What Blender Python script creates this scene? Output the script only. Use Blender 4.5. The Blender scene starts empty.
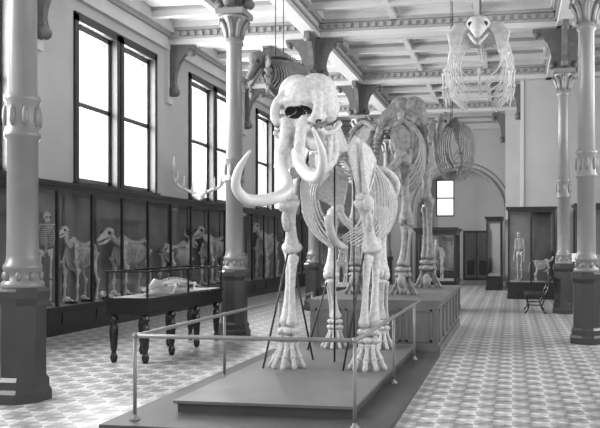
import bpy, math, random
from mathutils import Vector, Matrix, Euler
random.seed(4)
V=Vector
scene=bpy.context.scene
# ---------------------------------------------------------------- materials
def gray(name,v,rough=.6,noise=0.0,nscale=8,spec=.3,metal=0,bump=0):
    m=bpy.data.materials.new(name); m.use_nodes=True
    nt=m.node_tree; b=nt.nodes['Principled BSDF']
    b.inputs['Base Color'].default_value=(v,v,v,1)
    b.inputs['Roughness'].default_value=rough
    b.inputs['Specular IOR Level'].default_value=spec
    b.inputs['Metallic'].default_value=metal
    if noise or bump:
        tc=nt.nodes.new('ShaderNodeTexCoord'); n=nt.nodes.new('ShaderNodeTexNoise')
        n.inputs['Scale'].default_value=nscale; n.inputs['Detail'].default_value=5
        nt.links.new(tc.outputs['Object'],n.inputs['Vector'])
        r=nt.nodes.new('ShaderNodeMapRange')
        r.inputs['From Min'].default_value=.3; r.inputs['From Max'].default_value=.7
        r.inputs['To Min'].default_value=max(0,v*(1-noise)); r.inputs['To Max'].default_value=min(.95,v*(1+noise))
        nt.links.new(n.outputs['Fac'],r.inputs['Value'])
        nt.links.new(r.outputs['Result'],b.inputs['Base Color'])
        if bump:
            bp=nt.nodes.new('ShaderNodeBump'); bp.inputs['Strength'].default_value=bump
            bp.inputs['Distance'].default_value=.02
            nt.links.new(n.outputs['Fac'],bp.inputs['Height']); nt.links.new(bp.outputs['Normal'],b.inputs['Normal'])
    return m
M_wall=gray('plaster_wall',.40,.8,.05,1.2)
M_ceil=gray('plaster_ceiling',.58,.8,.04,1.0)
M_beam=gray('painted_beam',.48,.6,.04,3)
M_moul=gray('beam_moulding',.28,.6)
M_brk=gray('iron_bracket',.11,.5,.2,10)
M_shaft=gray('painted_iron',.17,.35,.06,4,.5)
M_colbase=gray('column_base_paint',.035,.35,.1,5,.5)
M_wood=gray('dark_wood',.015,.35,.25,6,.5)
M_trim=gray('window_wood',.035,.4,.2,6)
M_blk=gray('ebonised_wood',.006,.25,0,5,.5)
M_back=gray('case_lining',.12,.8,.25,2)
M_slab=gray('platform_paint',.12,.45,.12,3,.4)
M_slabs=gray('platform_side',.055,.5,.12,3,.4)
M_ped=gray('pedestal_wood',.12,.4,.15,4,.4)
M_rail=gray('rail_pipe',.18,.35,.1,5,.5)
M_bone=gray('bleached_bone',.50,.55,.20,26,.3,0,.5)
M_ivory=gray('ivory',.62,.3,.10,4,.5)
M_bone2=gray('brown_bone',.20,.6,.35,14,.3,0,.4)
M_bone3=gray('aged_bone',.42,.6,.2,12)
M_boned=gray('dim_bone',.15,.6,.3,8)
M_cavshade=gray('bone_cavity',.045,.9,.2,8)  # shade painted into skull openings and eye sockets as a dark bone tone
M_wire=gray('iron_rod',.03,.5,0)
M_label=gray('label_card',.75,.7)
M_sash=gray('sash_grey',.09,.5)
M_door=gray('far_door',.09,.5,.2,3)

def glassmat(name,base=.05,tint=.95):
    m=bpy.data.materials.new(name); m.use_nodes=True; nt=m.node_tree; nt.nodes.clear()
    o=nt.nodes.new('ShaderNodeOutputMaterial'); mx=nt.nodes.new('ShaderNodeMixShader')
    t=nt.nodes.new('ShaderNodeBsdfTransparent'); t.inputs[0].default_value=(tint,tint,tint,1)
    g=nt.nodes.new('ShaderNodeBsdfGlossy'); g.inputs['Roughness'].default_value=.03
    fr=nt.nodes.new('ShaderNodeLayerWeight'); fr.inputs[0].default_value=.5
    p=nt.nodes.new('ShaderNodeMath'); p.operation='POWER'; p.inputs[1].default_value=5
    q=nt.nodes.new('ShaderNodeMath'); q.operation='MULTIPLY_ADD'; q.inputs[1].default_value=.6; q.inputs[2].default_value=base
    nt.links.new(fr.outputs['Facing'],p.inputs[0]); nt.links.new(p.outputs[0],q.inputs[0]); nt.links.new(q.outputs[0],mx.inputs[0])
    nt.links.new(t.outputs[0],mx.inputs[1]); nt.links.new(g.outputs[0],mx.inputs[2]); nt.links.new(mx.outputs[0],o.inputs[0])
    return m
M_glass=glassmat('case_glass')

def floormat():
    m=bpy.data.materials.new('encaustic_tile'); m.use_nodes=True; nt=m.node_tree; b=nt.nodes['Principled BSDF']
    L=nt.links.new
    tc=nt.nodes.new('ShaderNodeTexCoord')
    def mp(rot,sc):
        n=nt.nodes.new('ShaderNodeMapping'); n.inputs['Rotation'].default_value=(0,0,rot); n.inputs['Scale'].default_value=(sc,sc,sc)
        n.inputs['Location'].default_value=(0,0,.37)
        L(tc.outputs['Object'],n.inputs['Vector']); return n
    def chk(vec,c1,c2):
        n=nt.nodes.new('ShaderNodeTexChecker'); n.inputs['Scale'].default_value=1
        n.inputs['Color1'].default_value=(c1,c1,c1,1); n.inputs['Color2'].default_value=(c2,c2,c2,1)
        L(vec.outputs['Vector'],n.inputs['Vector']); return n
    a=chk(mp(math.pi/4,1/.24),.56,.36)
    c=chk(mp(0,1/.17),1.0,.64)
    d=chk(mp(math.pi/4,1/.08),1.0,.74)
    m1=nt.nodes.new('ShaderNodeMix'); m1.data_type='RGBA'; m1.blend_type='MULTIPLY'; m1.inputs[0].default_value=1
    L(a.outputs[0],m1.inputs[6]); L(c.outputs[0],m1.inputs[7])
    m2=nt.nodes.new('ShaderNodeMix'); m2.data_type='RGBA'; m2.blend_type='MULTIPLY'; m2.inputs[0].default_value=1
    L(m1.outputs[2],m2.inputs[6]); L(d.outputs[0],m2.inputs[7])
    L(m2.outputs[2],b.inputs['Base Color'])
    b.inputs['Roughness'].default_value=.33; b.inputs['Specular IOR Level'].default_value=.5
    return m
M_floor=floormat()

# ---------------------------------------------------------------- builder
class MB:
    def __init__(s): s.v=[];s.f=[];s.m=[];s.sm=[];s.mats=[];s.T=Matrix.Identity(4)
    def mi(s,mat):
        if mat not in s.mats: s.mats.append(mat)
        return s.mats.index(mat)
    def add(s,vs,fs,mat,smooth=False):
        o=len(s.v); T=s.T
        s.v+= [tuple(T@V(p)) for p in vs]
        k=s.mi(mat)
        for f in fs: s.f.append([i+o for i in f]); s.m.append(k); s.sm.append(smooth)
    def box(s,x0,x1,y0,y1,z0,z1,mat):
        vs=[(x0,y0,z0),(x1,y0,z0),(x1,y1,z0),(x0,y1,z0),(x0,y0,z1),(x1,y0,z1),(x1,y1,z1),(x0,y1,z1)]
        s.add(vs,[(0,3,2,1),(4,5,6,7),(0,1,5,4),(1,2,6,5),(2,3,7,6),(3,0,4,7)],mat)
    def lathe(s,prof,c,mat,seg=20,rot=0,smooth=True):
        vs=[];fs=[]
        for r,z in prof:
            for i in range(seg):
                a=rot+2*math.pi*i/seg; vs.append((c[0]+r*math.cos(a),c[1]+r*math.sin(a),c[2]+z))
        n=len(prof)
        for j in range(n-1):
            for i in range(seg):
                k=(i+1)%seg; fs.append((j*seg+i,j*seg+k,(j+1)*seg+k,(j+1)*seg+i))
        fs.append(tuple(range(seg))[::-1]); fs.append(tuple((n-1)*seg+i for i in range(seg)))
        s.add(vs,fs,mat,smooth)
    def ell(s,c,r,mat,seg=12,rings=8,rot=None):
        if isinstance(r,(int,float)): r=(r,r,r)
        R=Euler(rot).to_matrix() if rot else Matrix.Identity(3)
        vs=[];fs=[];c=V(c)
        for j in range(rings+1):
            t=math.pi*j/rings
            for i in range(seg):
                a=2*math.pi*i/seg
                vs.append(c+R@V((r[0]*math.sin(t)*math.cos(a),r[1]*math.sin(t)*math.sin(a),r[2]*math.cos(t))))
        for j in range(rings):
            for i in range(seg):
                k=(i+1)%seg; fs.append((j*seg+i,(j+1)*seg+i,(j+1)*seg+k,j*seg+k))
        s.add(vs,fs,mat,True)
    def tube(s,pts,rad,mat,seg=8,flat=1,up=None,smooth=True):
        pts=[V(p) for p in pts]; n=len(pts)
        if isinstance(rad,(int,float)): rad=[rad]*n
        vs=[];fs=[]
        d0=(pts[1]-pts[0]).normalized()
        ref=V(up) if up is not None else (V((0,0,1)) if abs(d0.z)<.9 else V((0,1,0)))
        u=(ref-d0*ref.dot(d0)).normalized()
        for i in range(n):
            if i==0:d=pts[1]-pts[0]
            elif i==n-1:d=pts[-1]-pts[-2]
            else:d=pts[i+1]-pts[i-1]
            d=d.normalized() if d.length>1e-9 else d0
            u=(u-d*u.dot(d)); u=u.normalized() if u.length>1e-6 else V((1,0,0)); w=d.cross(u)
            for k in range(seg):
                a=2*math.pi*k/seg
                vs.append(pts[i]+u*math.cos(a)*rad[i]+w*math.sin(a)*rad[i]*flat)
        for j in range(n-1):
            for i in range(seg):
                k=(i+1)%seg; fs.append((j*seg+i,j*seg+k,(j+1)*seg+k,(j+1)*seg+i))
        fs.append(tuple(range(seg))[::-1]); fs.append(tuple((n-1)*seg+i for i in range(seg)))
        s.add(vs,fs,mat,smooth)
    def curve(s,pts,rad,mat,n=14,seg=8,flat=1,up=None):
        p,r=spline(pts,rad,n); s.tube(p,r,mat,seg,flat,up)
    def bone(s,p0,p1,r,mat,k=1.6,seg=10,bow=None,flat=1):
        p0=V(p0);p1=V(p1)
        ts=[0,.03,.08,.15,.28,.5,.72,.85,.92,.97,1]
        ms=[.6,1.0*k,1.05*k,.8*k,.92,.78,.92,.76*k,1.0*k,1.0*k,.6]
        pts=[];rr=[]
        for t,m in zip(ts,ms):
            p=p0.lerp(p1,t)
            if bow: p=p+V(bow)*math.sin(math.pi*t)
            pts.append(p);rr.append(r*m)
        s.tube(pts,rr,mat,seg,flat)
    def plate(s,poly,th,mat):
        P=[V(p) for p in poly]; c=sum(P,V())/len(P)
        nrm=V()
        for i in range(len(P)): nrm+= (P[i]-c).cross(P[(i+1)%len(P)]-c)
        nrm.normalize(); n=len(P)
        vs=[c+(p-c)*.86+nrm*th/2 for p in P]+P+[c+(p-c)*.86-nrm*th/2 for p in P]
        fs=[tuple(range(n)),tuple(range(2*n,3*n))[::-1]]
        for i in range(n):
            k=(i+1)%n
            fs.append((i,i+n,k+n,k)); fs.append((i+n,i+2*n,k+2*n,k+n))
        s.add(vs,fs,mat,False)
    def addmesh(s,me,mat,dark=None,darkf=()):
        o=len(s.v); T=s.T
        s.v+=[tuple(T@v.co) for v in me.vertices]
        k=s.mi(mat); kd=s.mi(dark) if dark else k
        for p in me.polygons:
            s.f.append([i+o for i in p.vertices]); s.sm.append(True)
            s.m.append(kd if p.index in darkf else k)
    def obj(s,name,parent=None):
        me=bpy.data.meshes.new(name); me.from_pydata(s.v,[],s.f)
        for m in s.mats: me.materials.append(m)
        me.polygons.foreach_set('material_index',s.m); me.polygons.foreach_set('use_smooth',s.sm)
        me.update(); me.validate()
        o=bpy.data.objects.new(name,me); scene.collection.objects.link(o)
        if parent:o.parent=parent
        return o
def spline(pts,rad,n=14):
    pts=[V(p) for p in pts]; m=len(pts)
    if isinstance(rad,(int,float)): rad=[rad]*m
    out=[];ro=[]
    for i in range(n):
        t=i/(n-1)*(m-1); k=min(int(t),m-2); f=t-k
        p1=pts[k];p2=pts[k+1];p0=pts[k-1] if k>0 else p1*2-p2;p3=pts[k+2] if k+2<m else p2*2-p1
        out.append(.5*((2*p1)+(p2-p0)*f+(2*p0-5*p1+4*p2-p3)*f*f+(3*p1-p0-3*p2+p3)*f**3))
        ro.append(rad[k]*(1-f)+rad[k+1]*f)
    return out,ro

# ---------------------------------------------------------------- room
H=7.2; XL=-8.7; XR=6.0; YF=32.0; YN=-1.5
BAYS=[6.75,12.05,17.25,22.45,27.65]
CX=-4.82; RX=1.2
b=MB(); b.box(XL-.3,XR+.3,YN,YF+1.2,-.2,0,M_floor); b.obj('floor')
b=MB(); b.box(XL-.3,XR+.3,YN,YF+1.2,H,H+.2,M_ceil); b.obj('ceiling')

def beam(mb,ax,c,w,z0,a0,a1):
    def bx(lo,hi,zz0,zz1,m):
        if ax=='x': mb.box(a0,a1,c+lo,c+hi,zz0,zz1,m)
        else: mb.box(c+lo,c+hi,a0,a1,zz0,zz1,m)
    bx(-w,w,z0,H,M_beam)
    bx(-w-.05,w+.05,z0+.12,z0+.17,M_moul)
    bx(-w-.09,w+.09,H-.2,H-.13,M_moul); bx(-w-.14,w+.14,H-.13,H,M_beam)
b=MB()
ys=[1.55]+BAYS
for y in ys: beam(b,'x',y,.17,6.68,XL,XR)
for y in ys: 
    for k in (1.3,2.6,3.9):
        if y+k<YF-.3: 
            b.box(XL,XR,y+k-.08,y+k+.08,6.98,H,M_beam); b.box(XL,XR,y+k-.12,y+k+.12,7.12,H,M_moul)
for x in (CX,RX): beam(b,'y',x,.17,6.68,YN,YF)
for x in (-6.8,-2.8,-.8): 
    b.box(x-.07,x+.07,YN,YF,7.0,H,M_beam); b.box(x-.11,x+.11,YN,YF,7.13,H,M_moul)
b.box(XL,XL+.12,YN,YF,6.55,H,M_beam); b.box(XL,XL+.3,YN,YF,6.95,H,M_beam); b.box(XL,XL+.2,YN,YF,6.85,6.95,M_moul)
b.box(XL,XR,YF-.2,YF,6.7,H,M_beam); b.box(XL,XR,YF-.28,YF,6.95,H,M_moul)
for y in BAYS:
    for i in range(70):
        x=XL+.35+i*.2
        if x<XR-.1: b.box(x,x+.1,y-.25,y-.17,6.86,6.96,M_moul)
b.obj('ceiling_beams')

# windows
WZ0,WZ1=2.85,6.15
wins=[]
for k in range(-2,4):
    c=14.95+5.2*k
    wins+=[(c-1.6,c-.12),(c+.12,c+1.6)]
wins=[w for w in wins if w[0]>YN+.2 and w[1]<YF-.2]
def sidewall(name,x0,x1,wl):
    b=MB(); b.box(x0,x1,YN,YF,0,WZ0,M_wall); b.box(x0,x1,YN,YF,WZ1,H,M_wall)
    y=YN
    for a,c in wl: b.box(x0,x1,y,a,WZ0,WZ1,M_wall); y=c
    b.box(x0,x1,y,YF,WZ0,WZ1,M_wall); b.obj(name)
sidewall('wall_left',XL-.3,XL,wins)
sidewall('wall_right',XR,XR+.3,wins[:6])
def window(n,a,c,xw,s):
    b=MB(); t=.11
    def bx(xa,xb,*r): b.box(min(xa,xb),max(xa,xb),*r)
    xi=xw+.05*s; xo=xw-.02*s
    bx(xo,xi,a-.09,a+.03,WZ0-.08,WZ1+.12,M_trim); bx(xo,xi,c-.03,c+.09,WZ0-.08,WZ1+.12,M_trim)
    bx(xo,xi,a-.09,c+.09,WZ1-.02,WZ1+.16,M_trim); bx(xo,xw+.12*s,a-.12,c+.12,WZ0-.12,WZ0+.02,M_trim)
    x1=xw-.12*s;x2=xw-.18*s
    for (p,q) in ((a,a+t),(c-t,c)): bx(x1,x2,p,q,WZ0,WZ1,M_sash)
    zm=(WZ0+WZ1)/2
    bx(x1,x2,a,c,WZ0,WZ0+.13,M_sash); bx(x1,x2,a,c,WZ1-.12,WZ1,M_sash); bx(x1-.0,x2,a,c,zm-.05,zm+.05,M_sash)
    bx(xw-.3*s,xw-.02*s,a,a+.02,WZ0,WZ1,M_trim); bx(xw-.3*s,xw-.02*s,c-.02,c,WZ0,WZ1,M_trim)
    b.add([(xw-.15*s,a+t,WZ0+.13),(xw-.15*s,c-t,WZ0+.13),(xw-.15*s,c-t,WZ1-.12),(xw-.15*s,a+t,WZ1-.12)],[(0,1,2,3)],M_glass)
    b.obj('window_%d'%n)
n=1
for a,c in wins: window(n,a,c,XL,1); n+=1
for a,c in wins[:6]: window(n,a,c,XR,-1); n+=1  # unseen right-wall windows, added to let in light
b=MB(); b.box(XL,XL+.04,YN,YF,0,.3,M_trim); b.obj('baseboard_left')

# far wall with arch recess
ax,ar,az=-2.27,1.95,3.05
b=MB()
x0,x1=XL-.3,XR+.3
b.box(x0,ax-ar,YF,YF+.3,0,H,M_wall); b.box(ax+ar,x1,YF,YF+.3,0,H,M_wall)
N=24; vs=[];fs=[]
for i in range(N+1):
    a=math.pi*i/N; x=ax-ar*math.cos(a); z=az+ar*math.sin(a)
    for yy in (YF,YF+.3): vs+=[(x,yy,z),(x,yy,H)]
for i in range(N):
    o=i*4; fs+=[(o,o+4,o+5,o+1),(o+2,o+3,o+7,o+6),(o,o+2,o+6,o+4)]
b.add(vs,fs,M_wall)
b.obj('wall_back')
RW=((-4.15,-3.75,2.9,3.7),(-3.45,-2.6,2.9,4.6))
b=MB(); lo,hi=ax-ar-.6,ax+ar+.6; y0,y1=YF+.9,YF+1.1
b.box(lo,hi,y0,y1,0,2.9,M_wall)
b.box(lo,-4.15,y0,y1,2.9,H,M_wall); b.box(-4.15,-3.75,y0,y1,3.7,H,M_wall); b.box(-3.75,-3.45,y0,y1,2.9,H,M_wall)
b.box(-3.45,-2.6,y0,y1,4.6,H,M_wall); b.box(-2.6,hi,y0,y1,2.9,H,M_wall)
b.obj('wall_recess')
for (xa,xb,za,zb) in RW:
    b=MB()
    b.box(xa,xa+.06,y0+.05,y0+.1,za,zb,M_sash); b.box(xb-.06,xb,y0+.05,y0+.1,za,zb,M_sash); b.box(xa,xb,y0+.05,y0+.1,za,za+.07,M_sash); b.box(xa,xb,y0+.05,y0+.1,zb-.06,zb,M_sash)
    zm=(za+zb)/2; b.box(xa,xb,y0+.05,y0+.1,zm-.03,zm+.03,M_sash); b.obj('window_%d'%n); n+=1
b=MB()
pts=[(ax-ar,YF-.03,0),(ax-ar,YF-.03,az)]+[(ax-ar*math.cos(math.pi*i/20),YF-.03,az+ar*math.sin(math.pi*i/20)) for i in range(1,20)]+[(ax+ar,YF-.03,az),(ax+ar,YF-.03,0)]
b.tube(pts,.09,M_moul,8,1); 
pts2=[(ax+(p[0]-ax)*1.13,p[1]+.03,az+(p[2]-az)*1.13 if p[2]>az else p[2]) for p in pts]
b.tube(pts2,.05,M_moul,6,1); b.obj('trim_arch')
b=MB(); dy=YF+.82
b.box(-2.2,-.95,dy,dy+.075,0,2.25,M_trim); b.box(-2.1,-1.6,dy-.03,dy,.1,2.15,M_door); b.box(-1.55,-1.05,dy-.03,dy,.1,2.15,M_door)
for xx in (-2.02,-1.47): 
    b.box(xx,xx+.34,dy-.05,dy-.03,.25,.9,M_wood); b.box(xx,xx+.34,dy-.05,dy-.03,1.05,2.05,M_sash)
b.obj('door_1')

# stepped right partition
b=MB(); b.box(.3,XR,22.6,YF,0,H,M_wall); b.box(-.25,.3,27.6,YF,0,H,M_wall)
b.box(.26,.36,22.56,22.62,0,H,M_beam)
b.obj('wall_partition')

# ---------------------------------------------------------------- columns & brackets
def bracket(mb,p,d,h,l,t,mat):
    p=V(p); d=V((d[0],d[1],0)); w=V((-d.y,d.x,0))*t/2
    prof=[(0,0),(l,0),(l,-.1*h),(l*.93,-.16*h),(l*.8,-.14*h),(l*.62,-.22*h),(l*.45,-.36*h),(l*.34,-.55*h),(l*.3,-.72*h),(l*.36,-.84*h),(l*.3,-.96*h),(l*.12,-h),(0,-h)]
    P=[p+d*a+V((0,0,z)) for a,z in prof]; n=len(P)
    vs=[q-w for q in P]+[q+w for q in P]
    fs=[]
    c=len(vs); vs+=[p-w+V((0,0,-.1*h))+d*.05*l, p+w+V((0,0,-.1*h))+d*.05*l]
    for i in range(n):
        k=(i+1)%n; fs+=[(i,k,c),(k+n,i+n,c+1),(i,i+n,k+n,k)]
    mb.add(vs,fs,mat)
    q=p+d*l*.86+V((0,0,-.15*h)); mb.tube([q-w*1.3,q+w*1.3],.07*h,mat,12)
    q=p+d*l*.26+V((0,0,-.9*h)); mb.tube([q-w*1.3,q+w*1.3],.09*h,mat,12)
def column(x,y):
    b=MB(); c=(x,y,0); r8=math.pi/8
    b.lathe([(.28,0),(.28,.1),(.255,.14),(.255,.22),(.225,.26),(.225,.98),(.25,1.02),(.265,1.06),(.265,1.13),(.23,1.16)],c,M_colbase,8,r8,False)
    b.lathe([(.2,1.15),(.21,1.18),(.2,1.22),(.17,1.24),(.165,1.32),(.185,1.35),(.185,1.39),(.16,1.42),(.15,1.5),(.145,2.68),(.175,2.71),(.175,2.75),(.158,2.78),(.158,3.06),(.175,3.09),(.175,3.13),(.14,3.16),(.128,5.08),(.158,5.11),(.158,5.16),(.13,5.2),(.14,5.32),(.18,5.46),(.235,5.57),(.24,5.6)],c,M_shaft,24)
    for i in range(8):
        a=math.pi*2*i/8
        b.curve([(x+.13*math.cos(a),y+.13*math.sin(a),5.22),(x+.17*math.cos(a),y+.17*math.sin(a),5.4),(x+.25*math.cos(a),y+.25*math.sin(a),5.52),(x+.27*math.cos(a),y+.27*math.sin(a),5.47)],[.04,.05,.035,.02],M_shaft,8,6)
        b.ell((x+.158*math.cos(a),y+.158*math.sin(a),2.92),(.035,.035,.11),M_shaft,8,6)
        b.ell((x+.17*math.cos(a+.39),y+.17*math.sin(a+.39),1.28),(.03,.03,.05),M_shaft,8,6)
    b.box(x-.25,x+.25,y-.25,y+.25,5.6,5.7,M_shaft)
    b.box(x-.12,x+.12,y-.12,y+.12,5.7,6.68,M_brk)
    for d in ((1,0),(-1,0),(0,1),(0,-1)):
        bracket(b,(x+d[0]*.1,y+d[1]*.1,6.68),d,.95,.62,.12,M_brk)
    b.obj('iron_column')
for y in BAYS: column(CX if y>7 else -5.0,y)
for y in (6.95,12.1,17.3): column(RX,y)
for i,y in enumerate(BAYS):
    b=MB(); bracket(b,(XL,y,6.68),(1,0),1.3,.75,.14,M_brk); b.box(XL,XL+.1,y-.14,y+.14,5.2,6.68,M_beam); b.obj('wall_bracket')
b=MB(); bracket(b,(.3,22.75,6.6),(-1,0),1.1,.5,.16,M_brk); b.obj('wall_bracket')
b=MB(); bracket(b,(-.25,27.75,6.6),(-1,0),1.1,.5,.16,M_brk); b.obj('wall_bracket')

# ---------------------------------------------------------------- cases
def case(name,x0,x1,y0,y1,z1,pl,nx,ny,backs='',shelves=(),mat=M_wood,t=.05,cor=.06):
    b=MB()
    b.box(x0-.02,x1+.02,y0-.02,y1+.02,0,.12,mat); b.box(x0,x1,y0,y1,.12,pl-.05,mat); b.box(x0-.03,x1+.03,y0-.03,y1+.03,pl-.05,pl,mat)
    b.box(x0+.03,x1-.03,y0+.03,y1-.03,pl,pl+.008,M_moul)
    zt=z1-.16
    b.box(x0,x1,y0,y1,zt,z1-.05,mat); b.box(x0-cor,x1+cor,y0-cor,y1+cor,z1-.05,z1,mat); b.box(x0-cor/2,x1+cor/2,y0-cor/2,y1+cor/2,z1-.09,z1-.05,mat)
    h=t/2
    def post(x,y): b.box(x-h,x+h,y-h,y+h,pl,zt,mat)
    X=[x0+h+(x1-x0-t)*i/nx for i in range(nx+1)]; Y=[y0+h+(y1-y0-t)*i/ny for i in range(ny+1)]
    for x in X:
        post(x,Y[0]); post(x,Y[-1])
    for y in Y[1:-1]: post(X[0],y); post(X[-1],y)
    def px(x): b.add([(x,y0+t,pl),(x,y1-t,pl),(x,y1-t,zt),(x,y0+t,zt)],[(0,1,2,3)],M_glass)
    def py(y): b.add([(x0+t,y,pl),(x1-t,y,pl),(x1-t,y,zt),(x0+t,y,zt)],[(0,1,2,3)],M_glass)
    if 'w' in backs: b.box(x0,x0+.02,y0,y1,pl,zt,M_back)
    else: px(x0+h)
    if 'e' in backs: b.box(x1-.02,x1,y0,y1,pl,zt,M_back)
    else: px(x1-h)
    if 's' in backs: b.box(x0,x1,y0,y0+.02,pl,zt,M_back)
    else: py(y0+h)
    if 'n' in backs: b.box(x0,x1,y1-.02,y1,pl,zt,M_back)
    else: py(y1-h)
    for i in range(ny): b.box(x1,x1+.015,Y[i]+.1,Y[i+1]-.1,.18,pl-.12,mat)
    for i in range(nx): b.box(X[i]+.1,X[i+1]-.1,y0-.015,y0,.18,pl-.12,mat)
    for z in shelves: b.box(x0+t,x1-t,y0+t,y1-t,z,z+.02,M_back)
    b.obj(name)
XC=-7.95
case('glazed_specimen_cabinet',XL+.09,XC,9.5,31.1,2.73,.5,1,20,'w')

# ---------------------------------------------------------------- skeleton pieces
def vertebra(b,p,d,r,sp,spd,tr,mat):
    p=V(p); d=V(d).normalized(); s=V(spd).normalized()
    b.tube([p-d*r*.7,p-d*r*.3,p+d*r*.3,p+d*r*.7],[r,r*.8,r*.8,r],mat,8)
    b.tube([p+s*r*.5,p+s*(r+sp*.5),p+s*(r+sp)],[r*.7,r*.42,r*.5],mat,6,.45,up=d)
    if tr:
        x=d.cross(s).normalized()
        for sg in(-1,1): b.tube([p,p+x*sg*(r+tr)+s*tr*.25],[r*.5,r*.3],mat,6,.6)
def foot(b,c,r,h,mat,toes=5):
    cx,cy,cz=c
    for row,(z,rr) in enumerate(((h,.62),(h*.78,.72))):
        for i in range(3):
            a=-math.pi/2+(i-1)*.95
            b.ell((cx+r*rr*.75*math.cos(a)*1.0,cy+r*rr*.55*math.sin(a)+r*.15,cz+z),(r*.33,r*.33,h*.105),mat,8,6)
        b.ell((cx,cy+r*.25,cz+z),(r*.45,r*.4,h*.12),mat,8,6)
    for i in range(toes):
        a=-math.pi/2+(i-(toes-1)/2)*.62
        p0=V((cx+r*.45*math.cos(a),cy+r*.4*math.sin(a)+r*.1,cz+h*.66)); p1=V((cx+r*.85*math.cos(a),cy+r*.85*math.sin(a),cz+h*.26))
        b.bone(p0,p1,r*.15,mat,1.4,8)
        p2=V((cx+r*1.12*math.cos(a),cy+r*1.15*math.sin(a),cz+r*.13))
        b.tube([p1,p1.lerp(p2,.5),p2,p2+(p2-p1).normalized()*r*.1+V((0,0,-r*.08))],[r*.17,r*.13,r*.18,r*.08],mat,8)
    b.ell((cx,cy+r*.55,cz+h*.3),(r*.35,r*.35,h*.28),mat,8,6)
def bake(parts,cuts,vox):
    def tmp(fn,nm):
        q=MB(); fn(q); return q.obj(nm)
    o=tmp(parts,'tmp_a'); c=tmp(cuts,'tmp_b')
    m=o.modifiers.new('r','REMESH'); m.mode='VOXEL'; m.voxel_size=vox
    m=o.modifiers.new('s','SMOOTH'); m.factor=.5; m.iterations=4
    m=c.modifiers.new('r','REMESH'); m.mode='VOXEL'; m.voxel_size=vox
    m=o.modifiers.new('b','BOOLEAN'); m.operation='DIFFERENCE'; m.object=c; m.solver='EXACT'
    m=o.modifiers.new('r2','REMESH'); m.mode='VOXEL'; m.voxel_size=vox*.8
    m=o.modifiers.new('s2','SMOOTH'); m.factor=.5; m.iterations=1
    bpy.context.view_layer.update()
    dg=bpy.context.evaluated_depsgraph_get()
    me=bpy.data.meshes.new_from_object(o.evaluated_get(dg))
    bpy.data.objects.remove(o); bpy.data.objects.remove(c)
    return me
def skull_parts(q):
    m=M_bone
    for s in(-1,1):
        q.ell((s*.11,.10,.13),(.21,.21,.20),m,24,16)
        q.ell((s*.20,.10,-.02),(.145,.2,.19),m,24,16)
        q.curve([(s*.17,-.06,.14),(s*.24,-.15,.02),(s*.24,-.22,-.12),(s*.19,-.24,-.2)],[.05,.055,.05,.045],m,8,12)
        q.curve([(s*.11,-.20,-.14),(s*.085,-.29,-.3),(s*.095,-.37,-.48),(s*.105,-.43,-.66)],[.065,.06,.06,.072],m,12,16)
        q.ell((s*.24,-.14,-.14),(.055,.1,.06),m,16,12)
        q.ell((s*.25,-.16,-.28),(.045,.07,.04),m,16,12)
        q.curve([(s*.16,-.2,-.3),(s*.29,-.1,-.31),(s*.34,.03,-.27),(s*.325,.16,-.2)],[.04,.032,.028,.04],m,10,10)
        q.ell((s*.1,-.06,-.38),(.06,.18,.11),m,16,12)
        q.ell((s*.07,.34,-.14),(.05,.07,.06),m,12,8)
    q.ell((0,-.01,.12),(.2,.17,.17),m,20,14)
    q.ell((0,-.06,-.05),(.2,.15,.2),m,20,14)
    q.curve([(-.18,-.15,.04),(0,-.17,.05),(.18,-.15,.04)],[.045,.05,.045],m,8,12)
    q.ell((0,-.14,-.28),(.11,.12,.18),m,20,14)
    q.ell((0,.22,-.1),(.2,.16,.15),m,20,14)
CUTS=[]
for s in(-1,1):
    CUTS+=[((s*.295,-.25,-.215),(.06,.11,.055),(0,0,0)),((s*.095,-.24,-.065),(.085,.17,.045),(0,s*.3,0))]
CUTS+=[((0,-.24,-.085),(.10,.18,.065),(0,0,0))]
def skull_cuts(q):
    for c,r,ro in CUTS: q.ell(c,r,M_bone,20,14,ro)
    for s in(-1,1): q.ell((s*.38,0,-.15),(.08,.12,.10),M_bone,20,14)
    q.tube([(0,-.32,-.24),(0,-.41,-.45),(0,-.50,-.75)],[.03,.04,.055],M_bone,8)
SKULL=bake(skull_parts,skull_cuts,.013)
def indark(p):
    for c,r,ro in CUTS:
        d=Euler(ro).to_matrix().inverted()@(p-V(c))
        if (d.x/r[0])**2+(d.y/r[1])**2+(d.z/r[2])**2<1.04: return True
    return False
SK_D=set(p.index for p in SKULL.polygons if indark(p.center))  # faces inside the cuts, which get the painted shade

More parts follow.
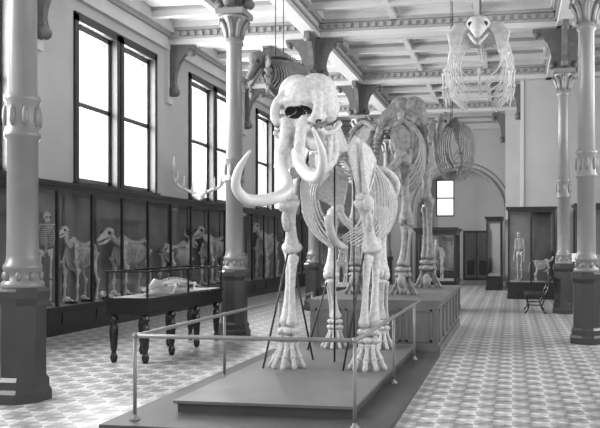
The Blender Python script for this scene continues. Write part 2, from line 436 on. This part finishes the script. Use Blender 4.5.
def elephant(b,mat,skull_rot=0,tusks=True,pw=1.0,tilt=8):
    sp=[(0,-.78,2.42),(0,-.45,2.52),(0,0,2.56),(0,.45,2.48),(0,.85,2.3)]
    P,_=spline(sp,1,22)
    for i,p in enumerate(P):
        d=P[min(i+1,21)]-P[max(i-1,0)]; t=i/21
        h=.30*math.exp(-((t-.15)/.3)**2)+.10
        vertebra(b,p,d,.055,h,(0,.35,1),.09 if t>.6 else .05,mat)
    N,_=spline([(0,-.78,2.42),(-.01,-1.0,2.56),(-.03,-1.3,2.8)],1,7)
    for i,p in enumerate(N): vertebra(b,p,N[min(i+1,6)]-N[max(i-1,0)],.075,.07,(0,.5,1),.09,mat)
    T_,_=spline([(0,.9,2.25),(0,1.12,2.1),(0,1.22,1.7),(0,1.2,1.15)],1,18)
    for i,p in enumerate(T_): vertebra(b,p,T_[min(i+1,17)]-T_[max(i-1,0)],.035*(1-i/26),.02,(0,1,.2),.02,mat)
    NR=15
    for i in range(NR):
        t=i/(NR-1); y=-.72+1.25*t; zs=2.42+.13*math.sin(math.pi*min(1,t*1.1+.1))
        w=.30+.26*math.sin(math.pi*min(.62,t*.55+.08)); dep=.95+.2*math.sin(math.pi*t*.9)-.45*max(0,t-.55)
        bk=.12+.28*t; inn=.25+.55*max(0,t-.3)
        for s in(-1,1):
            b.curve([(s*.04,y,zs),(s*w*.55,y+.03,zs+.03),(s*w*.95,y+bk*.35,zs-.22*dep),(s*w*1.02,y+bk*.7,zs-.55*dep),(s*w*.86,y+bk*.95,zs-.82*dep),(s*w*inn*1.0,y+bk*.8,zs-dep)],[.019,.021,.022,.021,.019,.015],mat,16,6,.5,up=(0,1,0))
    b.curve([(0,-.85,1.75),(0,-.6,1.5),(0,-.2,1.42),(0,.1,1.4)],[.05,.06,.05,.03],mat,10,8)
    for s in(-1,1):
        b.plate([(s*.38,-.95,1.98),(s*.48,-.86,1.98),(s*.52,-.68,2.2),(s*.50,-.42,2.46),(s*.42,-.42,2.62),(s*.27,-.62,2.74),(s*.22,-.84,2.56),(s*.33,-.97,2.22)],.04,mat)
        b.curve([(s*.47,-.93,2.0),(s*.43,-.88,2.25),(s*.36,-.66,2.66)],[.045,.035,.018],mat,8,8)
        b.ell((s*.43,-.9,1.98),(.09,.09,.06),mat)
        b.bone((s*.44,-.92,1.96),(s*.49,-.66,1.36),.076,mat,1.55,12)
        b.ell((s*.50,-.98,1.9),(.06,.06,.09),mat); b.ell((s*.50,-.88,1.7),(.045,.04,.13),mat,rot=(.4,0,0))
        b.ell((s*.56,-.66,1.4),(.055,.07,.06),mat); b.ell((s*.42,-.66,1.4),(.055,.07,.06),mat)
        b.bone((s*.455,-.72,1.32),(s*.43,-.84,.47),.046,mat,1.45,10,bow=(0,-.03,0))
        b.bone((s*.53,-.6,1.42),(s*.53,-.78,.47),.052,mat,1.5,10,bow=(0,.03,0))
        b.ell((s*.52,-.54,1.45),(.06,.1,.08),mat)
        foot(b,(s*.48,-.82,0),.19,.42,mat)
        q=lambda pts:[(s*x*(pw if x>.3 else 1),y,z) for x,y,z in pts]
        b.plate(q([(.1,.72,2.34),(.34,.56,2.44),(.56,.6,2.3),(.56,.66,2.08),(.42,.78,2.0),(.3,.84,1.92),(.2,.86,2.0)]),.05,mat)
        b.curve(q([(.12,.7,2.36),(.38,.56,2.46),(.58,.62,2.28),(.55,.68,2.06)]),[.04,.04,.05,.03],mat,12,8)
        b.ell((s*.3,.86,1.93),(.1,.1,.1),mat)
        b.curve([(s*.3,.9,1.9),(s*.25,1.02,1.8),(s*.13,1.08,1.68),(s*.03,.98,1.6)],[.07,.055,.06,.05],mat,10,8)
        b.curve([(s*.28,.82,1.88),(s*.15,.84,1.72),(s*.02,.94,1.6)],[.05,.04,.05],mat,8,8)
        b.ell((s*.3,.86,1.94),(.08,.08,.08),mat)
        b.bone((s*.35,.88,1.93),(s*.36,.7,1.02),.065,mat,1.6,12)
        b.ell((s*.4,.9,1.86),(.06,.07,.1),mat)
        b.ell((s*.41,.72,1.02),(.06,.09,.08),mat); b.ell((s*.31,.72,1.02),(.06,.09,.08),mat); b.ell((s*.36,.6,1.05),(.05,.04,.07),mat)
        b.bone((s*.35,.7,.98),(s*.32,.86,.4),.050,mat,1.55,10)
        b.bone((s*.42,.74,.94),(s*.39,.9,.4),.022,mat,1.6,8)
        foot(b,(s*.33,.84,0),.16,.36,mat)
        b.ell((s*.33,1.0,.2),(.06,.11,.09),mat)
    T0=b.T.copy()
    b.T=T0@Matrix.Translation((-.05,-1.64,2.91))@Matrix.Rotation(skull_rot,4,'Z')@Matrix.Rotation(math.radians(tilt),4,'X')
    b.addmesh(SKULL,mat,M_cavshade,SK_D)
    for s in(-1,1):
        b.curve([(s*.24,.14,-.26),(s*.24,.16,-.5),(s*.2,.06,-.64),(s*.12,-.12,-.70),(s*.03,-.28,-.71),(0,-.36,-.66)],[.045,.065,.07,.065,.05,.03],mat,14,12)
        b.box(s*.13-.035,s*.13+.035,-.16,.04,-.66,-.52,mat)
        b.plate([(s*.25,.1,-.24),(s*.25,.2,-.3),(s*.25,.22,-.55),(s*.23,.0,-.62),(s*.24,.02,-.4)],.04,mat)
    if tusks=='short':
        for s in(-1,1):
            b.curve([(s*.11,-.4,-.6),(s*.16,-.55,-.85),(s*.2,-.8,-.95),(s*.2,-1.0,-.85)],[.07,.06,.045,.015],mat,14,12)
    b.T=T0

mb=MB(); mb.T=Matrix.Translation((-2.12,9.0,.17))
elephant(mb,M_bone,math.radians(-10),False)
mb.T=Matrix.Identity(4)
mb.curve([(-2.35,7.10,2.56),(-2.30,6.98,2.38),(-2.17,6.80,2.17),(-2.22,6.58,2.05),(-2.42,6.40,2.02),(-2.47,6.22,2.12),(-2.39,6.08,2.27),(-2.25,5.98,2.42)],[.055,.06,.06,.058,.054,.045,.033,.011],M_ivory,44,16)
mb.curve([(-2.16,7.06,2.56),(-2.11,6.97,2.42),(-1.97,6.8,2.28),(-1.82,6.6,2.24),(-1.72,6.42,2.31),(-1.69,6.28,2.45),(-1.74,6.17,2.64)],[.055,.06,.058,.055,.048,.036,.011],M_ivory,36,16)
for (a,c) in (((-2.85,8.0,.17),(-2.6,8.15,1.5)),((-2.45,8.7,.17),(-2.6,8.3,1.5)),((-2.15,8.6,.17),(-2.15,8.6,2.6)),((-2.15,9.7,.17),(-2.15,9.7,2.55)),((-1.9,8.0,.17),(-1.7,8.2,1.5)),((-2.75,9.5,.17),(-2.5,9.7,1.2))):
    mb.tube([a,c],.012,M_wire,6)
mb.obj('elephant_skeleton')

mb=MB(); mb.T=Matrix.Translation((-2.10,12.35,.8))@Matrix.Rotation(math.pi,4,'Z')@Matrix.Scale(1.15,4)
elephant(mb,M_bone2,0,'short',.78); mb.obj('mastodon_skeleton')

def quad(b,L,Hh,mat,neck=.35,head=.3,heavy=1.0,tail=.4,horn=0,neckup=.6):
    r=.026*heavy*Hh/1.1
    sp=[(0,-L/2,Hh*.97),(0,-L*.2,Hh*1.0),(0,L*.15,Hh*.97),(0,L/2,Hh*1.02)]
    P,_=spline(sp,1,20)
    for i,p in enumerate(P):
        t=i/19; vertebra(b,p,P[min(i+1,19)]-P[max(i-1,0)],r*1.3,.1*Hh*math.exp(-((t-.12)/.2)**2)+.03*Hh,(0,.3,1),.04 if t>.6 else .02,mat)
    e=V((0,-L/2-neck*(1-neckup*.6),Hh*.97+neck*neckup))
    N,_=spline([(0,-L/2,Hh*.97),(0,-L/2-neck*.35,Hh*.98+neck*neckup*.3),e],1,8)
    for i,p in enumerate(N): vertebra(b,p,N[min(i+1,7)]-N[max(i-1,0)],r*1.6,.03,(0,.5,1),.03,mat)
    b.ell(e+V((0,-head*.12,.02)),(head*.22,head*.3,head*.22),mat,12,8)
    b.tube([e+V((0,-head*.1,0)),e+V((0,-head*.5,-head*.12)),e+V((0,-head*.95,-head*.34))],[head*.21,head*.16,head*.07],mat,10,.8)
    b.tube([e+V((0,head*.02,-head*.22)),e+V((0,-head*.4,-head*.42)),e+V((0,-head*.88,-head*.5))],[head*.07,head*.08,head*.04],mat,8)
    for s in(-1,1): b.ell(e+V((s*head*.17,-head*.32,0)),head*.08,M_cavshade,8,6)
    if horn:
        for s in(-1,1): b.curve([e+V((s*head*.15,0,head*.15)),e+V((s*horn*.6,.05,head*.3)),e+V((s*horn,-.05,head*.3+horn*.8))],[.03,.022,.006],mat,10,8)
    for i in range(13):
        t=i/12; y=-L*.46+L*.62*t; w=Hh*(.12+.08*math.sin(math.pi*min(.7,t*.8+.05))); dep=Hh*(.40+.08*math.sin(math.pi*t)-.12*t)
        for s in(-1,1):
            b.curve([(s*.02,y,Hh*.97),(s*w*.8,y+.03,Hh*.93),(s*w,y+.08+.05*t,Hh*.97-dep*.5),(s*w*.5,y+.06+.08*t,Hh*.97-dep)],r*.5,mat,9,5,.6,up=(0,1,0))
    b.tube([(0,-L*.5,Hh*.62),(0,-L*.1,Hh*.48)],r*1.1,mat,6)
    for s in(-1,1):
        x=s*Hh*.12
        b.plate([(x,-L*.54,Hh*.72),(x,-L*.42,Hh*.74),(x*.7,-L*.28,Hh*1.0),(x*.6,-L*.44,Hh*1.05)],.02,mat)
        b.bone((x,-L*.53,Hh*.72),(x,-L*.40,Hh*.52),r*1.3,mat)
        b.ell((x,-L*.37,Hh*.54),r*1.6,mat,8,6)
        b.bone((x,-L*.41,Hh*.52),(x,-L*.44,Hh*.27),r*1.0,mat)
        b.bone((x,-L*.44,Hh*.27),(x,-L*.44,Hh*.09),r*.8,mat); b.tube([(x,-L*.44,Hh*.09),(x,-L*.48,Hh*.03),(x,-L*.52,0.01)],[r,r*1.1,r*1.3],mat,6)
        b.plate([(s*.04,L*.4,Hh*1.04),(x*1.2,L*.36,Hh*1.0),(x,L*.5,Hh*.86),(s*.05,L*.6,Hh*.88)],.03,mat)
        b.bone((x,L*.48,Hh*.86),(x,L*.36,Hh*.58),r*1.4,mat)
        b.bone((x,L*.36,Hh*.58),(x,L*.54,Hh*.34),r*1.1,mat)
        b.ell((x,L*.56,Hh*.36),r*1.5,mat,8,6)
        b.bone((x,L*.54,Hh*.34),(x,L*.5,Hh*.09),r*.85,mat); b.tube([(x,L*.5,Hh*.09),(x,L*.46,Hh*.03),(x,L*.42,.01)],[r,r*1.1,r*1.3],mat,6)
    T_,_=spline([(0,L/2,Hh),(0,L/2+tail*.4,Hh*.95),(0,L/2+tail*.6,Hh*.95-tail*.8)],1,12)
    b.tube(T_,[r*(1-i/16) for i in range(12)],mat,6)
def skullonly(b,c,h,mat):
    c=V(c)
    b.ell(c+V((0,0,h*.3)),(h*.3,h*.42,h*.3),mat,12,8); b.tube([c+V((.0,0,h*.25)),c+V((h*.5,0,h*.18)),c+V((h*.9,0,h*.08))],[h*.25,h*.16,h*.08],mat,8)
    b.ell(c+V((h*.25,h*.28,h*.35)),h*.09,M_cavshade,8,6); b.ell(c+V((h*.25,-h*.28,h*.35)),h*.09,M_cavshade,8,6)
xc=-8.28
def put(name,y,L,Hh,mat,z=.51,flip=False,x=xc,rotz=0,**k):
    b=MB(); b.T=Matrix.Translation((x,y,z))@Matrix.Rotation((math.pi if flip else 0)+rotz,4,'Z'); quad(b,L,Hh,mat,**k); b.obj(name)
put('deer_skeleton',12.85,.7,1.1,M_bone3,neck=.3,head=.28,tail=.1,neckup=1.0)
put('horse_skeleton',14.75,1.1,1.15,M_bone3,neck=.45,head=.48,tail=.3,neckup=.5,heavy=1.1)
put('cow_skeleton',16.9,1.15,1.05,M_bone3,flip=True,neck=.35,head=.42,horn=.2,heavy=1.2,tail=.2)
put('horse_skeleton',19.2,1.1,1.25,M_bone3,neck=.45,head=.45,neckup=.6,heavy=1.1)
put('sheep_skeleton',21.2,.7,.8,M_bone3,neck=.3,head=.25,horn=.12)
put('camel_skeleton',23.6,1.2,1.4,M_bone3,neck=.6,head=.4,neckup=.6,heavy=1.2)
put('cow_skeleton',26.6,1.2,1.2,M_bone3,neck=.35,head=.45,horn=.25,heavy=1.4)
b=MB()
for i in range(16):
    y=12.2+i*.52+random.random()*.2; h=.18+random.random()*.12
    b.T=Matrix.Translation((-8.08,y,.51))@Matrix.Rotation(random.uniform(-.5,.5),4,'Z')
    b.box(-.07,.08,-.08,.08,0,.04,M_blk); b.T=b.T@Matrix.Translation((-.08,0,.04)); skullonly(b,(0,0,0),h*.8,M_ivory)
b.obj('skull_collection')
def human(b,Hh,mat):
    k=Hh/1.7
    def S(p): return V(p)*k
    P,_=spline([(0,0.02,.95),(0,-.03,1.1),(0,.04,1.3),(0,0,1.5)],1,14)
    for p in P: b.ell(p*k,(.022*k,.022*k,.016*k),mat,8,5)
    b.ell(S((0,-.01,1.61)),(.075*k,.095*k,.085*k),mat,12,10); b.ell(S((0,-.06,1.54)),(.05*k,.05*k,.045*k),mat,10,8)
    for s in(-1,1):
        b.ell(S((s*.03,-.1,1.59)),.018*k,M_cavshade,8,6)
        for i in range(10):
            z=1.44-i*.034; w=.08+.06*math.sin(math.pi*min(1,(i+1)/9)*.8)
            b.curve([S((0,.04,z)),S((s*w,.03,z-.01)),S((s*w*1.05,-.06,z-.04)),S((s*.02,-.12,z-.05))],.006*k,mat,9,5)
        b.tube([S((0,-.1,1.45)),S((s*.17,-.0,1.46))],.01*k,mat,6)
        b.plate([S((s*.06,.08,1.44)),S((s*.16,.05,1.44)),S((s*.09,.09,1.28))],.012*k,mat)
        b.plate([S((s*.02,.04,1.0)),S((s*.14,.02,1.03)),S((s*.12,-.03,.93)),S((s*.04,-.03,.88))],.025*k,mat)
        b.bone(S((s*.18,0,1.43)),S((s*.2,0,1.12)),.014*k,mat); b.bone(S((s*.2,0,1.1)),S((s*.22,-.03,.86)),.009*k,mat)
        b.bone(S((s*.215,.01,1.1)),S((s*.235,-.02,.86)),.008*k,mat)
        for f in range(4): b.tube([S((s*.22+f*.008-.012,-.03,.85)),S((s*.22+f*.012-.018,-.04,.68))],.004*k,mat,5)
        b.bone(S((s*.1,0,.92)),S((s*.08,-.01,.48)),.017*k,mat); b.bone(S((s*.08,-.01,.46)),S((s*.08,.01,.08)),.014*k,mat); b.bone(S((s*.1,0,.45)),S((s*.1,.02,.08)),.007*k,mat)
        b.tube([S((s*.08,.04,.03)),S((s*.08,-.06,.04)),S((s*.09,-.16,.015))],[.025*k,.025*k,.014*k],mat,6)
b=MB(); b.T=Matrix.Translation((-8.25,11.75,.51))@Matrix.Rotation(math.radians(60),4,'Z'); human(b,1.7,M_bone3); b.obj('ape_skeleton')

def antlers(b,c,s,mat):
    c=V(c)
    b.ell(c+V((0,0,.12*s)),(.09*s,.16*s,.1*s),mat); b.tube([c+V((0,0,.1*s)),c+V((.12*s,-.0,.05*s)),c+V((.38*s,0,.04*s))],[.09*s,.07*s,.035*s],mat,8)
    for g in(-1,1):
        main=[c+V((0,g*.06*s,.18*s)),c+V((-.1*s,g*.3*s,.3*s)),c+V((-.05*s,g*.6*s,.45*s)),c+V((.05*s,g*.75*s,.8*s)),c+V((.1*s,g*.65*s,1.05*s))]
        b.curve(main,[.05*s,.045*s,.045*s,.035*s,.01*s],mat,20,8)
        P,_=spline(main,1,20)
        for i in (3,7,10,13,16):
            q=P[i]; b.curve([q,q+V((.14*s,g*-.02,.12*s)),q+V((.2*s,-g*.03*s,.34*s))],[.035*s,.028*s,.008*s],mat,8,6)
b=MB(); b.T=Matrix.Translation((-8.0,17.6,2.73))@Matrix.Rotation(math.radians(-60),4,'Z'); antlers(b,(0,0,.01),.9,M_ivory); b.obj('elk_antlers')

# ---------------------------------------------------------------- platforms
b=MB()
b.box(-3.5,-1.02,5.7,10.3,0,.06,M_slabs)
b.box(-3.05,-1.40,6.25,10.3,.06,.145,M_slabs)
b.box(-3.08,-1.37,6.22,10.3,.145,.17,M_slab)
b.obj('low_platform')
b=MB()
X0,X1,Y0,Y1=-2.95,-1.05,10.32,14.3
b.box(X0,X1,Y0,Y1,.14,.72,M_ped); b.box(X0-.03,X1+.03,Y0-.0,Y1+.03,0,.14,M_ped); b.box(X0-.04,X1+.04,Y0-.0,Y1+.04,.76,.8,M_slab)
b.box(X0-.02,X1+.02,Y0-.0,Y1+.02,.72,.76,M_ped)
for i in range(4):
    a=X0+.08+i*.45; 
    for (p,q,r,s) in ((a,a+.38,.2,.23),(a,a+.38,.64,.67),(a,a+.03,.2,.67),(a+.35,a+.38,.2,.67)): b.box(p,q,Y0-.012,Y0,r,s,M_slab)
for i in range(6):
    a=Y0+.1+i*.65
    for (p,q,r,s) in ((a,a+.55,.2,.23),(a,a+.55,.64,.67),(a,a+.03,.2,.67),(a+.52,a+.55,.2,.67)): b.box(X1,X1+.012,p,q,r,s,M_slab)
b.obj('specimen_pedestal')

b=MB(); rz=.80; xl,xr,yf=-3.28,-1.30,5.9
path=[(xl,11.6,rz),(xl,yf+.04,rz),(xl+.04,yf,rz),(xr-.04,yf,rz),(xr,yf+.04,rz),(xr,10.25,rz)]
b.tube(path,.019,M_rail,10)
for (x,y) in ((xl,yf),(xr,yf),(xl,7.9),(xl,9.9),(xr,7.9),(xr,9.6),(xl,11.6)):
    z0=.06 if y<10.3 else 0
    b.tube([(x,y,z0),(x,y,rz)],.016,M_rail,10); b.lathe([(.045,0),(.045,.012),(.022,.03),(.018,.05)],(x,y,z0),M_rail,12)
    b.ell((x,y,rz),.026,M_rail)
b.obj('guard_railing')

# ---------------------------------------------------------------- table case
b=MB(); x0,x1,y0,y1=-5.42,-4.82,9.0,11.5
b.box(x0,x1,y0,y1,.69,.84,M_blk); b.box(x0-.03,x1+.03,y0-.03,y1+.03,.84,.87,M_blk); b.box(x0-.015,x1+.015,y0-.015,y1+.015,.66,.69,M_blk)
leg=[(.03,0),(.045,.04),(.05,.08),(.035,.12),(.03,.15),(.045,.2),(.05,.3),(.058,.42),(.05,.5),(.035,.54),(.055,.57),(.055,.6),(.045,.62),(.05,.67)]
for y in (y0+.07,(y0*2+y1)/3,(y0+2*y1)/3,y1-.07):
    for x in (x0+.07,x1-.07): b.lathe(leg,(x,y,0),M_blk,12)
zt=1.24
for x in (x0+.01,x1-.01):
    for y in (y0+.01,(y0+y1)/2,y1-.01): b.box(x-.012,x+.012,y-.012,y+.012,.87,zt,M_blk)
for z in (.87,zt):
    for x in (x0+.01,x1-.01): b.box(x-.014,x+.014,y0,y1,z-.012,z+.014,M_blk)
    for y in (y0+.01,y1-.01): b.box(x0,x1,y-.014,y+.014,z-.012,z+.014,M_blk)
for x in (x0+.01,x1-.01): b.add([(x,y0+.02,.885),(x,y1-.02,.885),(x,y1-.02,zt-.01),(x,y0+.02,zt-.01)],[(0,1,2,3)],M_glass)
for y in (y0+.01,y1-.01): b.add([(x0+.02,y,.885),(x1-.02,y,.885),(x1-.02,y,zt-.01),(x0+.02,y,zt-.01)],[(0,1,2,3)],M_glass)
b.add([(x0+.02,y0+.02,zt),(x1-.02,y0+.02,zt),(x1-.02,y1-.02,zt),(x0+.02,y1-.02,zt)],[(0,1,2,3)],M_glass)
b.box(x0+.03,x1-.03,y0+.03,y1-.03,.87,.885,M_wood)
b.obj('table_display_case')
b=MB(); b.T=Matrix.Translation((-5.1,10.45,.885))
P,_=spline([(0,-.6,.12),(0,-.2,.17),(0,.2,.15),(.05,.5,.08),(-.03,.9,.03)],1,36)
for i,p in enumerate(P): vertebra(b,p,P[min(i+1,35)]-P[max(i-1,0)],.024*(1-i/48),.05*(1-i/40),(0,0,1),.03*(1-i/40),M_ivory)
b.tube([(0,-.58,.15),(0,-.72,.16),(0,-.85,.11),(0,-1.06,.08)],[.05,.07,.045,.02],M_ivory,10,.6)
b.tube([(0,-.6,.07),(0,-.8,.03),(0,-1.04,.02)],[.025,.03,.012],M_ivory,8)
for i in range(9):
    y=-.5+i*.075
    for s in(-1,1): b.curve([(0,y,.16),(s*.09,y+.01,.14),(s*.11,y+.03,.07),(s*.06,y+.03,.03)],.008,M_ivory,8,5)
for y in(-.45,.22):
    for s in(-1,1):
        b.bone((s*.06,y,.1),(s*.17,y+.05,.12),.013,M_ivory); b.bone((s*.17,y+.05,.12),(s*.18,y-.06,.02),.011,M_ivory)
        for f in range(4): b.tube([(s*.18,y-.06,.02),(s*(.15+f*.025),y-.14,.008)],.005,M_ivory,5)
b.obj('crocodile_skeleton')

# ---------------------------------------------------------------- suspended skeletons
def hanging(name,c,w,hh,mat,rz=0,L=1.6,skull=True,nr=16,tilt=0):
    b=MB(); b.T=Matrix.Translation(c)@Matrix.Rotation(rz,4,'Z')@Matrix.Rotation(tilt,4,'X')
    P,_=spline([(0,-L*.35,0),(0,0,.05),(0,L*.4,0),(0,L*.9,-.1)],1,24)
    for i,p in enumerate(P): vertebra(b,p,P[min(i+1,23)]-P[max(i-1,0)],.06*(1-i/40),.14*(1-i/30),(0,.2,1),.14*(1-i/34),mat)
    for i in range(nr):
        t=i/(nr-1); y=-L*.32+L*.8*t; ww=w*(.26+.24*math.sin(math.pi*(t*.8+.1))); dp=hh*(.55+.38*math.sin(math.pi*(t*.9+.05)))
        for s in(-1,1):
            b.curve([(s*.03,y,0),(s*ww*.7,y+.02,-.02),(s*ww,y+.08,-dp*.35),(s*ww*.9,y+.12,-dp*.75),(s*ww*(.35+.2*t),y+.1,-dp)],[.018,.021,.023,.021,.013],mat,12,6,.6,up=(0,1,0))
    b.curve([(0,-L*.3,-hh*.5),(0,-L*.1,-hh*.62),(0,L*.1,-hh*.7)],[.05,.045,.03],mat,8,8,.5)
    for s in(-1,1):
        b.plate([(s*w*.10,-L*.33,.02),(s*w*.34,-L*.34,.05),(s*w*.46,-L*.36,-.12),(s*w*.40,-L*.38,-hh*.32),(s*w*.3,-L*.38,-hh*.36),(s*w*.22,-L*.35,-.15)],.035,mat)
        b.bone((s*w*.38,-L*.38,-hh*.34),(s*w*.46,-L*.42,-hh*.56),.04,mat)
        b.bone((s*w*.46,-L*.42,-hh*.56),(s*w*.44,-L*.42,-hh*.76),.028,mat); b.bone((s*w*.5,-L*.4,-hh*.56),(s*w*.5,-L*.4,-hh*.76),.022,mat)
        for f in range(4): b.tube([(s*w*(.42+.03*f),-L*.42,-hh*.77),(s*w*(.37+.04*f),-L*.43,-hh*(.9+.05*(f%3)))],[.018,.010],mat,6)
    if skull:
        b.ell((0,-L*.42,-.0),(.17*w,.18,.13),mat,14,10)
        b.tube([(0,-L*.42,-.02),(0,-L*.52,-.12),(0,-L*.66,-.32)],[.14*w,.11*w,.04],mat,10)
        for s in(-1,1):
            b.ell((s*.11*w,-L*.5,-.04),.04,M_cavshade,8,6); b.tube([(s*.13*w,-L*.4,-.16),(s*.02,-L*.62,-.42)],[.035,.025],mat,6)
    b.T=Matrix.Translation(c)
    for (x,y) in ((0,-.1),(0,.3)):
        b.tube([(x,y,.1),(x,y,H-c[2]-.23)],.008,M_wire,5)
    b.obj(name)
hanging('suspended_porpoise_skeleton',(-.55,12.6,5.25),1.15,1.4,M_bone3)
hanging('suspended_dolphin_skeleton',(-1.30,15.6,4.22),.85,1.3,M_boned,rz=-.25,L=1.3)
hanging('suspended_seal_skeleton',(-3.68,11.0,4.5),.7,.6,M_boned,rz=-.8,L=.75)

# ---------------------------------------------------------------- right & centre cases
case('display_case',-.12,1.25,21.6,22.48,2.73,.5,2,1,'n')
case('display_case',-.9,-.36,25.6,28.2,2.6,.5,1,3,'')
case('display_case',1.75,3.3,20.4,21.4,2.75,.5,2,1,'n')
case('display_case',-2.25,-1.3,16.9,18.2,2.0,.75,1,2,'')
case('display_case',-3.3,-2.2,28.5,29.4,2.3,.6,2,1,'n')
case('display_case',-4.1,-3.4,15.0,17.0,2.0,.7,1,2,'')
b=MB(); b.T=Matrix.Translation((.22,22.05,.51))@Matrix.Rotation(-.7,4,'Z'); human(b,1.5,M_bone3); b.obj('human_skeleton')
put('monkey_skeleton',22.05,.4,.6,M_bone,z=.51,x=.9,rotz=1.3,neck=.2,head=.2)
put('antelope_skeleton',17.5,.5,.75,M_bone3,z=.76,x=-1.78,neck=.3,head=.22,heavy=1.0)
put('goat_skeleton',20.9,.6,.8,M_bone3,z=.51,x=2.5,rotz=1.4,neck=.3,head=.25,horn=.1)
put('sheep_skeleton',16.0,.6,.75,M_bone3,z=.71,x=-3.75,neck=.25,head=.22,horn=.1)

b=MB(); x0,x1,y0,y1=.3,.78,17.0,18.2
for i in range(4): b.box(x0+.02+i*.115,x0+.12+i*.115,y0,y1,.43,.455,M_wood)
for y in (y0+.08,y1-.08):
    b.curve([(x0,y,0),(x0+.08,y,.15),(x0+.05,y,.3),(x0+.02,y,.43)],.02,M_blk,10,8); b.curve([(x1,y,0),(x1-.1,y,.15),(x1-.05,y,.3),(x1-.02,y,.43),(x1+.06,y,.62),(x1+.1,y,.88)],.02,M_blk,16,8)
    b.tube([(x0+.06,y,.2),(x1-.08,y,.2)],.015,M_blk,6)
for z in (.6,.72,.84): b.box(x1+.04+.12*(z-.6),x1+.065+.12*(z-.6),y0,y1,z-.04,z+.04,M_wood)
b.obj('garden_bench')
b=MB(); cx,cy=1.55,18.9
b.lathe([(.22,0),(.22,.04),(.06,.08),(.045,.5),(.06,.95),(.09,1.05)],(cx,cy,0),M_blk,14)
vs=[(cx-.3,cy-.25,1.05),(cx+.3,cy-.25,1.05),(cx+.3,cy+.25,1.05),(cx-.3,cy+.25,1.05),(cx-.3,cy-.25,1.15),(cx+.3,cy-.25,1.15),(cx+.3,cy+.25,1.4),(cx-.3,cy+.25,1.4)]
b.add(vs,[(0,3,2,1),(4,5,6,7),(0,1,5,4),(1,2,6,5),(2,3,7,6),(3,0,4,7)],M_wood)
vs=[(cx-.24,cy-.2,1.18),(cx+.24,cy-.2,1.18),(cx+.24,cy+.2,1.385),(cx-.24,cy+.2,1.385)]
b.add(vs,[(0,1,2,3)],M_label); b.obj('label_lectern')

# ---------------------------------------------------------------- light
w=bpy.data.worlds.new('World'); scene.world=w; w.use_nodes=True
w.node_tree.nodes['Background'].inputs[0].default_value=(1,1,1,1); w.node_tree.nodes['Background'].inputs[1].default_value=1.45
def area(name,loc,rot,sx,sy,p):
    l=bpy.data.lights.new(name,'AREA'); l.shape='RECTANGLE'; l.size=sx; l.size_y=sy; l.energy=p
    o=bpy.data.objects.new(name,l); o.location=loc; o.rotation_euler=rot; scene.collection.objects.link(o)
for i in range(0,len(wins)-1,2):
    c=(wins[i][0]+wins[i+1][1])/2
    area('window_daylight_%d'%i,(XL-.5,c,4.5),(0,math.radians(-90),0),3.3,3.4,1250)
for i in range(0,6,2):
    c=(wins[i][0]+wins[i+1][1])/2
    area('window_daylight_r%d'%i,(XR+.5,c,4.5),(0,math.radians(90),0),3.3,3.4,650)  # added fill lamps behind the unseen right-wall openings

cam=bpy.data.cameras.new('camera'); co=bpy.data.objects.new('camera',cam); scene.collection.objects.link(co)
co.location=(0,0,1.6); co.rotation_euler=(math.pi/2,0,math.radians(9)); cam.sensor_width=36; cam.lens=43.2
cam.shift_x=-.1633; cam.shift_y=.0517; cam.clip_end=200
scene.camera=co
scene.view_settings.view_transform='Standard'
